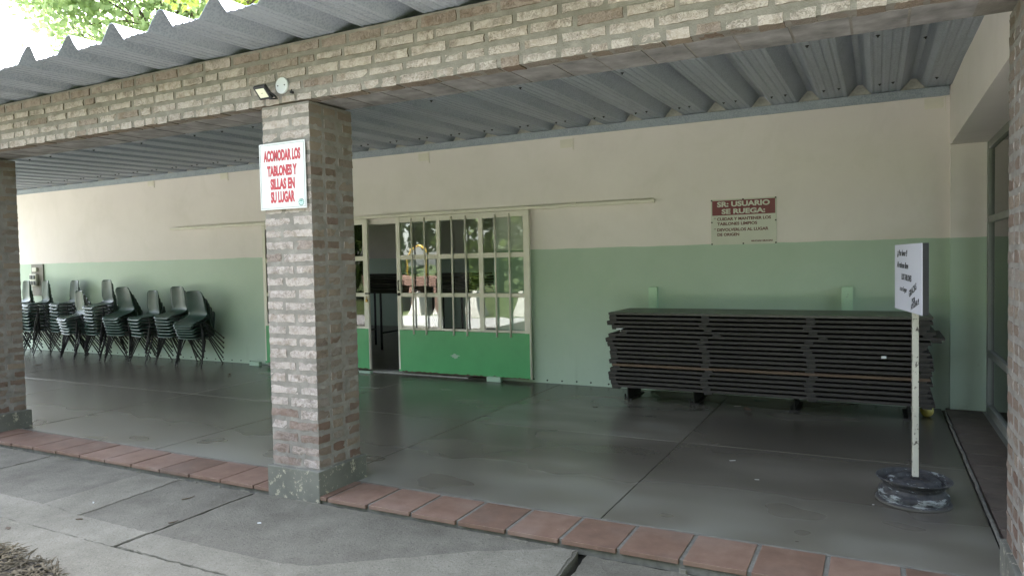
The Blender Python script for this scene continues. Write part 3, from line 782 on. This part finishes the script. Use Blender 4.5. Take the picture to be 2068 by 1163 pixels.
# iron I-beams on the floor
ibm = None
for i, (x, where) in enumerate([(-2.38, 'left end'), (-1.675, 'left middle'), (-.71, 'right middle'), (.26, 'right end behind the sign pole')]):
    if ibm is None:
        b = MB(); b.box(-.045, .045, 7.27, 7.75, .147, .158); b.box(-.045, .045, 7.30, 7.75, .0, .011); b.box(-.005, .005, 7.29, 7.75, .0112, .1468)
        b.box(-.05, -.042, 7.32, 7.36, .0112, .05); ibm = b.build('iron_beam', MT['iron']); o = ibm
    else: o = ibm.copy(); COL.objects.link(o)
    o.location = (x, 0, .0); tag(o, 'rusty iron beam on the floor under the %s of the tabletop stack' % where, 'beam', 'iron beams under the tabletops')
# green wooden posts on the wall behind
for x0, x1, lb in ((-2.305, -2.21, 'narrow green wooden post on the wall above the left end of the tabletop stack'), (-.315, -.215, 'flaking green wooden post on the wall above the middle right of the tabletops')):
    b = MB(); b.box(x0, x1, WY-.075, WY, .02, 1.185, bev=.004); b.box(x0+.012, x1+.004, WY-.082, WY-.0755, .03, 1.18); tag(b.build('wall_post', MT['postgreen']), lb, 'post', 'green wall posts')
# yellow ball
b = MB(); bmesh.ops.create_uvsphere(b.bm, u_segments=24, v_segments=14, radius=.055)
o = b.build('rubber_ball', MT['ball'], loc=(.41, 7.50, .055), smooth=True); tag(o, 'small yellow ball on the floor at the right foot of the tabletop stack', 'ball')

# ================================================================ SIGNS
# ACOMODAR sign on the central pillar
s1 = thing('notice_sign', (-3.461, 3.468, 2.095), 0, 'white sign with red capitals ACOMODAR LOS TABLONES Y SILLAS EN SU LUGAR', 'sign')
b = MB(); b.box(-.202, .202, 0, .006, -.218, .218, bev=.0015); b.build('panel', MT['white'], s1)
b = MB(); q = .0016
for (x0, x1, z0, z1) in ((-.192, .192, .2055, .2055+q), (-.192, .192, -.2085, -.2085+q), (-.192, -.192+q, -.2069, .2055), (.192-q, .192, -.2069, .2055)): b.box(x0, x1, -.001, .0005, z0, z1)
b.build('border_line', MT['black'], s1)
lettering([("ACOMODAR LOS", 0, .102, 0.066, .325, .005, 0, 'C', 0), ("TABLONES Y", -.002, .005, .062, .262, .005, 0, 'C', 0), ("SILLAS EN", .0, -.083, .064, .215, .005, 0, 'C', 0), ("SU LUGAR", -.002, -.170, .066, .212, .005, 0, 'C', 0)], MT['red'], s1)
b = MB()
for k in range(12):
    a = 2*math.pi*k/12; Mx = Matrix.Translation((.158+.0205*math.cos(a), -.001, -.180+.0205*math.sin(a))) @ Matrix.Rotation(-a, 4, 'Y')
    b.box(-.0035, .0035, -.0006, .0006, -.0028, .0028, mtx=Mx)
b.box(.147, .169, -.0016, 0, -.176, -.171); b.box(.152, .165, -.0016, 0, -.169, -.166); b.box(.149, .167, -.0016, 0, -.185, -.182); b.build('emblem_ring', MT['teal'], s1)
b = MB(); b.tube([(.158, 0, -.180), (.158, -.0011, -.180)], .0165, 20); b.build('emblem_disc', MT['tealpale'], s1)
# SR: USUARIO sign on the wall
s2 = thing('notice_sign', (-1.272, WY-.012, 1.885), 0, 'white wall sign with maroon heading SR: USUARIO SE RUEGA above the green paint', 'sign')
b = MB(); b.box(-.338, .338, 0, .008, -.245, .245, bev=.001); b.build('panel', MT['whiteold'], s2)
b = MB(); b.box(-.325, .325, -.0015, .001, .073, .232); b.build('heading_band', MT['maroon'], s2)
lettering([("SR: USUARIO", 0, .166, .052, .545, .003, 0, 'C', 0), ("SE RUEGA:", .0, .089, .050, .45, .003, 0, 'C', 0)], MT['whiteold'], s2, y=-.0015)
lettering([("* CUIDAR Y MANTENER LOS", -.308, .018, .030, .59, .0016, 0, 'L', 0), ("TABLONES LIMPIOS", -.272, -.034, .030, .415, .0016, 0, 'L', 0), ("* DEVOLVERLOS AL LUGAR", -.308, -.098, .030, .565, .0016, 0, 'L', 0), ("DE ORIGEN", -.272, -.150, .030, .23, .0016, 0, 'L', 0), ("MUCHAS GRACIAS", .298, -.218, .015, .215, .001, 0, 'R', 0)], MT['brownink'], s2)
for (x, z) in ((-.33, .237), (0, .238), (.33, .237), (-.33, 0), (.33, 0), (-.33, -.236), (0, -.236), (.33, -.236)):
    b = MB(); b.tube([(x, .002, z), (x, -.006, z)], .0085, 10); b.build('screw', MT['iron'], s2)
# hand-written board on a wheel rim
hs = thing('sign_stand', (.195, 4.885, 0), 0, 'handwritten white notice board on a chipped pole standing in a car wheel rim', 'sign')
b = MB()
prof = [(.150, .0), (.200, .0), (.206, .004), (.207, .010), (.205, .016), (.196, .018), (.188, .021), (.185, .027), (.190, .036), (.193, .050), (.190, .062), (.180, .068), (.170, .074), (.164, .084), (.163, .094), (.168, .103), (.172, .109), (.173, .116), (.180, .121), (.190, .126), (.196, .134), (.199, .141), (.206, .144), (.207, .148), (.203, .151), (.197, .150), (.192, .146), (.187, .136), (.178, .129), (.170, .121), (.162, .112), (.157, .110), (.152, .114), (.146, .130), (.138, .142), (.124, .149), (.108, .150), (.098, .147), (.092, .138), (.084, .130), (.070, .127), (.058, .128), (.052, .134), (.040, .138), (.028, .138), (.006, .137)]
b.lathe(prof, 64); ro = b.build('wheel_rim', MT['rim'], hs); ro.data.set_sharp_from_angle(angle=R(28)); ro.rotation_euler = (0, R(1.2), 0)
for k in range(14):                                     # ventilation slots round the disc
    a = 2*math.pi*k/14; Mx = Matrix.Rotation(a, 4, 'Z') @ Matrix.Translation((.1465, 0, .1295)) @ Matrix.Rotation(R(52), 4, 'Y')
    b = MB(); b.box(-.009, .009, -.013, .013, -.001, .0022, bev=.0008, mtx=Mx); b.build('vent_slot', MT['black'], hs)
bn = R(-79.5)
b = MB(); b.box(-.016, .016, -.016, .016, .13, 1.35, bev=.003, mtx=Matrix.Translation((.012, .018, 0)) @ Matrix.Rotation(bn, 4, 'Z')); b.build('pole', MT['pole'], hs)
b = MB(); b.box(-.022, .022, -.022, .022, .125, .152, bev=.006, mtx=Matrix.Translation((.012, .018, 0)) @ Matrix.Rotation(R(20), 4, 'Z')); b.build('weld_foot', MT['iron'], hs)
bd = bpy.data.objects.new('notice_board', None)
b = MB(); b.box(-.33, .33, .002, .034, -.203, .203, bev=.002); bo = b.build('board', MT['blackplastic'], hs); bo.location = (-.030, -.010, 1.357); bo.rotation_euler = (0, 0, bn)
b = MB(); b.box(-.329, .329, -.0005, .0025, -.202, .202); fo = b.build('face_sheet', MT['paper'], bo)
lettering([("¡¡ Por favor !!", -.255, .135, .036, .25, .0008, .25, 'L', -.02), ("Al retirase lleve", -.265, .062, .036, .285, .0008, .2, 'L', -.03), ("LOS TABLONES", -.145, -.012, .036, .24, .001, .1, 'L', -.04), ("a su lugar", -.19, -.082, .030, .18, .0008, .2, 'L', -.04),
     ("GRACIAS", .045, -.115, .038, .18, .001, .15, 'L', .32), ("POR", .11, -.148, .028, .075, .001, .1, 'L', .22), ("AYUDAR !!", .085, -.187, .030, .19, .001, .1, 'L', .25)], MT['black'], bo, y=-.0005)

# ================================================================ LAMP AND SMALL THINGS ON THE BRICKWORK
b = MB(); b.tube([(0, .012, 0), (0, 0, 0)], .053, 32); b.tube([(0, 0, 0), (0, -.003, 0)], .051, 32)
jb = b.build('junction_cover', MT['white'], loc=(-3.452, 3.478, 2.68)); tag(jb, 'round white junction cover on the brick beam above the floodlight', 'cover')
for x in (-.03, .028):
    b = MB(); b.tube([(x, -.002, .0), (x, -.0055, .0)], .0045, 8); b.build('screw', MT['iron'], jb)
fl = thing('floodlight', (-3.525, 3.385, 2.625), 0, 'small black square floodlight tilted down beside the round white cover', 'floodlight')
hb = thing('housing_mount', (0, 0, 0)); bpy.data.objects.remove(hb)
b = MB(); b.box(-.052, .052, -.008, .016, -.048, .048, bev=.005)
for k in range(5): b.box(-.04+k*.018, -.034+k*.018, .016, .028, -.035, .035)
ho = b.build('housing', MT['blackplastic'], fl); ho.rotation_euler = (R(43), 0, 0)
b = MB(); b.box(-.036, .036, -.0095, -.006, -.032, .032, bev=.001); ln = b.build('lens', MT['lens'], ho)
b = MB(); b.box(-.008, .008, -.0105, -.0094, -.003, .002); b.build('led_chip', simple("pale_grey_led", (.35, .33, .25)), ho)
b = MB(); b.box(.051, .056, -.006, .012, -.01, .01); b.tube([(.056, .0, 0), (.06, .045, -.02), (.03, .09, -.025)], .006, 6); b.tube([(-.05, .02, 0), (.0, .06, -.03), (.03, .09, -.025)], .005, 6); b.build('bracket', MT['blackplastic'], fl)
b = MB(); b.tube([(0, 0, 0), (0, -.02, .0)], .009, 8); b.tube([(0, -.012, .004), (.004, -.015, .018)], .004, 6)
tag(b.build('cable_end', MT['rubber'], loc=(-3.365, 3.487, 2.625)), 'stub of black cable sticking out of the bricks right of the round cover', 'cable')

# grey socket box far left
eb = thing('socket_box', (-14.28, WY-.004, 1.44), 0, 'grey electrical socket board on the wall above the chairs at the far left', 'socket board')
b = MB(); b.box(-.19, .19, -.02, 0, -.40, .20, bev=.003); b.build('back_board', MT['socketgrey'], eb)
b = MB(); b.box(-.17, .04, -.07, -.02, -.21, .02, bev=.006); b.box(-.10, .04, -.06, -.02, .06, .14, bev=.004); ob = b.build('enclosure', MT['whiteold'], eb)
for x in (-.115, -.02):
    for z in (-.045, -.155):
        b = MB(); b.box(x-.036, x+.036, -.085, -.071, z-.038, z+.038, bev=.008); b.build('socket_cover', MT['bluegrey'], ob)

# litter on the floor
lf = None
for i, (x, y, s_, lb) in enumerate([(-11.9, 6.55, 1.6, 'curled dry leaf on the floor in front of the fifth chair stack'), (-10.1, 7.02, 1.2, 'dry leaf on the floor before the third chair stack from the right'), (-9.75, 7.15, 1.0, 'dry leaf near the feet of the second chair stack from the right'),
      (-8.05, 6.95, 1.3, 'pair-side dry leaf on the floor left of the central pillar'), (-1.12, 7.15, 1.9, 'crumpled dry leaf on the floor under the middle of the tabletop stack'), (-3.15, 6.9, .8, 'small dark leaf on the floor between door and tabletops'), (-2.55, 6.75, .8, 'small curled leaf on the floor nearest the tabletop stack')]):
    V = []; F = []; n = 7
    for a in range(n):
        for c in range(3):
            u = a/(n-1); wv = math.sin(math.pi*(u*.9+.05))*.02*s_; V.append(((u-.5)*.07*s_, (c-1)*wv, .004+.012*s_*((c-1)**2)*.6+.008*s_*(u-.5)**2*4))
    for a in range(n-1):
        for c in range(2): k = a*3+c; F.append((k, k+1, k+4, k+3))
    o = mesh_np('dry_leaf', V, F, MT['dryleaf']); o.location = (x, y, .001); o.rotation_euler = (0, 0, random.uniform(0, 6)); tag(o, lb, 'leaf', 'dry leaves on the floor')
for i, (px_, py_, L, lb) in enumerate([(-1.25, 7.35, .07, 'white paper strip on the floor in front of the tabletop stack'), (-.95, 5.35, .045, 'white straw scrap on the floor in the middle of the right bay'), (-.72, 4.95, .03, 'short white scrap on the floor left of the wheel rim'), (-.02, 4.72, .012, 'tiny white pebble on the floor just left of the wheel rim')]):
    b = MB(); b.box(-L/2, L/2, -.004, .004, .001, .004, bev=.001); o = b.build('paper_scrap', MT['plaster'], loc=(px_, py_, 0)); o.rotation_euler = (0, 0, random.uniform(-.6, .6)); tag(o, lb, 'scrap', 'white scraps on the floor')
b = MB(); b.box(-.02, .02, -.002, .002, -.012, .012, bev=.001); o = b.build('paper_tag', MT['white'], loc=(.055, 6.985, .60)); tag(o, 'white paper scrap tucked in the tabletop stack left of the pole', 'scrap')
b = MB(); b.box(-.03, .03, -.02, .02, -.008, .008, bev=.002); b.tube([(.015, -.015, -.006), (.018, -.018, -.03)], .003, 6); o = b.build('paper_wad', MT['white'], loc=(-2.36, 6.99, .79)); tag(o, 'crumpled white paper wedged at the left end of the tabletop stack', 'scrap')

# bits lying on the pavement
for i, (x, y, L, m, lb, cat, nm) in enumerate([(-4.408, 2.625, .022, 'dryleaf', 'small dark leaf bit on the pale strip of the pavement', 'leaf', 'leaf_bit'), (-4.656, 2.347, .028, 'dryleaf', 'dark leaf bit on the pavement near the mulch corner', 'leaf', 'leaf_bit'),
      (-3.31, 3.04, .012, 'white', 'white chip on the pavement left below the central pillar foot', 'chip', 'chip'), (-3.326, 2.502, .016, 'dryleaf', 'dark crumb on the pale pavement below the central pillar', 'crumb', 'leaf_bit'), (-4.633, 2.856, .01, 'white', 'tiny white chip at the edge of the pale pavement strip', 'chip', 'chip')]):
    b = MB(); b.prism([(-L, -.3*L), (-.2*L, -.5*L), (L, -.1*L), (.8*L, .35*L), (-.3*L, .45*L)], 2, 0, .006)
    o = b.build(nm, MT[m], loc=(x, y, PZ+.004)); o.rotation_euler = (0, 0, random.uniform(-1, 1)); tag(o, lb, cat)
for i, (x, y, r_, lb) in enumerate([(-4.182, 3.2, .07, 'curved dark twig on the pavement slab near the tile edge'), (-3.861, 2.851, .05, 'small bent twig on the pavement slab beside the dark joint')]):
    b = MB(); b.tube([(r_*math.cos(t), r_*math.sin(t), .003) for t in np.linspace(-.9, .5, 7)], [.0035, .004, .004, .0035, .003, .0025, .0015], 5)
    o = b.build('twig', MT['dryleaf'], loc=(x, y, PZ+.003)); tag(o, lb, 'twig', 'twigs on the pavement')
# ================================================================ TREES
def tree(name, base, height, crown_c, crown_r, nleaf, leaf, mat, label, group=None, tr=.22, seed=1, clumps=60, rmin=.5):
    rs = random.Random(seed); rg = np.random.default_rng(seed)
    t = thing(name, base, 0, label, 'tree', group)
    cc = Vector(crown_c)-Vector(base); cr = Vector(crown_r)
    b = MB(); top = Vector((cc.x*.6, cc.y*.6, cc.z))
    b.tube([(0, 0, -.3), (cc.x*.05, cc.y*.05, cc.z*.3), (cc.x*.25, cc.y*.25, cc.z*.65), tuple(top)], [tr*1.25, tr, tr*.75, tr*.35], 10)
    cl = []
    for k in range(clumps):
        while True:
            d = Vector((rs.uniform(-1, 1), rs.uniform(-1, 1), rs.uniform(-1, 1)))
            if rmin < d.length < 1: break
        p = cc+Vector((d.x*cr.x, d.y*cr.y, d.z*cr.z)); cl.append((p, rs.uniform(.45, 1.0)))
        if k % 2 == 0:
            s_ = Vector((0, 0, 0)).lerp(top, rs.uniform(.5, 1)); s_.x = top.x*(s_.z/top.z); s_.y = top.y*(s_.z/top.z)
            md = s_.lerp(p, .5)+Vector((rs.uniform(-.3, .3), rs.uniform(-.3, .3), .3)); b.tube([tuple(s_), tuple(md), tuple(p)], [tr*.3, tr*.18, tr*.05], 5)
    b.build('trunk', MT['trunk'], t)
    V = np.zeros((nleaf*4, 3)); rn = np.zeros(nleaf*4); cs = .30*min(cr)
    for i in range(nleaf):
        p, q = cl[rg.integers(len(cl))]
        c = np.array(p)+rg.normal(0, cs*q*.6, 3)*np.array([1.2, 1.2, .75])
        d = rg.normal(size=3); d /= np.linalg.norm(d); e = np.cross(d, rg.normal(size=3)); e /= np.linalg.norm(e)
        L = leaf*rg.uniform(.6, 1.3); wv = L*.36
        V[i*4:i*4+4] = [c-d*L/2, c+e*wv, c+d*L/2, c-e*wv]; rn[i*4:i*4+4] = rg.random()
    F = np.arange(nleaf*4).reshape(-1, 4)
    mesh_np('crown', V, F, mat, rn, t); return t
tree('leafy_tree', (-26, 21, -.16), 16, (-26.5, 21, 14.2), (8.2, 5, 5.2), 26000, .30, MT['leaf'], 'backlit leafy tree rising behind the left end of the metal roof', seed=3, clumps=110, rmin=.25)
tree('broad_leaved_tree', (-17.5, 16.2, -.16), 13, (-17.2, 16.2, 11.7), (3.9, 2.5, 2.35), 4200, .30, MT['leafbright'], 'tree with bright yellow-green sunlit leaves close above the roof ribs', seed=5, clumps=42, rmin=.45, tr=.18)
# yard trees, seen mirrored in the door panes
for i, (x, y, h) in enumerate([(-24, -13, 9), (-17, -16, 10), (-10.5, -14, 9), (-4, -17, 10), (4, -15, 9), (-31, -8, 10)]):
    tree('yard_tree', (x, y, -.16), h, (x, y, h*.5), (4.4, 3.6, h*.5), 9000, .42, MT['leafdark'],
         'yard tree mirrored in the door glass, number %d along the lawn row' % (i+1) if False else 'sunlit yard tree seen only as a reflection in the door panes', 'yard trees across the lawn', seed=20+i, clumps=46, rmin=.3)
hg = thing('light_block_hedge', (4.6, -3, -.16), 0, 'tall dark hedge added out of view to block light from the right', 'hedge')  # unseen hedge added to keep light off the right-hand faces
rg = np.random.default_rng(4); nl = 22000; cc_ = np.stack([rg.uniform(-1.3, 1.3, nl), rg.uniform(-9, 5.5, nl), 7.0*np.sqrt(rg.random(nl))], 1); dd = rg.normal(size=(nl, 3)); dd /= np.linalg.norm(dd, axis=1)[:, None]; ee = np.cross(dd, rg.normal(size=(nl, 3))); ee /= np.linalg.norm(ee, axis=1)[:, None]
LL = rg.uniform(.2, .45, (nl, 1)); mesh_np('foliage', np.stack([cc_-dd*LL/2, cc_+ee*LL*.4, cc_+dd*LL/2, cc_-ee*LL*.4], 1).reshape(-1, 3), np.arange(nl*4).reshape(-1, 4), MT['leafdark'], np.repeat(rg.random(nl), 4), hg)
b = MB()
for k in range(7): b.tube([(random.uniform(-.3, .3), -7.5+2*k, 0), (random.uniform(-.5, .5), -7.5+2*k, 4)], [.12, .04], 7)
b.build('stems', MT['trunk'], hg)
# things on the lawn, mirrored in the panes
bq = thing('brick_barbecue', (-14.2, -4.2, -.16), R(20), 'low brick barbecue counter with dark openings mirrored in the door panes', 'barbecue')
b = MB(); b.box(-2.2, 2.2, -.4, .4, .95, 1.25, bev=.01)
for x in (-2.2, -.85, .55, 1.95): b.box(x, x+.25, -.38, .38, 0, .949)
b.build('brickwork', MT['redbrick'], bq); b = MB(); b.box(-2.0, 2.0, -.39, -.36, .05, .948); b.build('back_panel', MT['soot'], bq)
pst = None
for i, x in enumerate((-13.2, -12.3, -11.2, -9.6)):
    if pst is None:
        b = MB()
        A = [(-.28, -.28), (.28, -.28), (.28, .28), (-.28, .28)]
        vs0 = [b.bm.verts.new((p[0], p[1], 0)) for p in A]; vs1 = [b.bm.verts.new((p[0]*.3, p[1]*.3, .75)) for p in A]
        b.bm.faces.new(vs0); b.bm.faces.new(vs1)
        for k in range(4): b.bm.faces.new((vs0[k], vs0[(k+1) % 4], vs1[(k+1) % 4], vs1[k]))
        pst = b.build('concrete_bollard', MT['whitewash']); o = pst
    else: o = pst.copy(); COL.objects.link(o)
    o.location = (x, -3.3-.1*i, -.16); tag(o, 'white tapered concrete bollard mirrored in the door panes', 'bollard', 'white bollards beside the lawn')
b = MB(); b.tube([(0, 0, 0), (0, 0, 2.0), (.12, 0, 2.25), (.4, 0, 2.35), (.68, 0, 2.25), (.8, 0, 2.0), (.8, 0, 0)], .05, 10)
o = b.build('playground_arch', MT['yellow'], loc=(-15.2, -5.6, -.16)); tag(o, 'yellow tube arch mirrored in the door panes', 'playground frame')
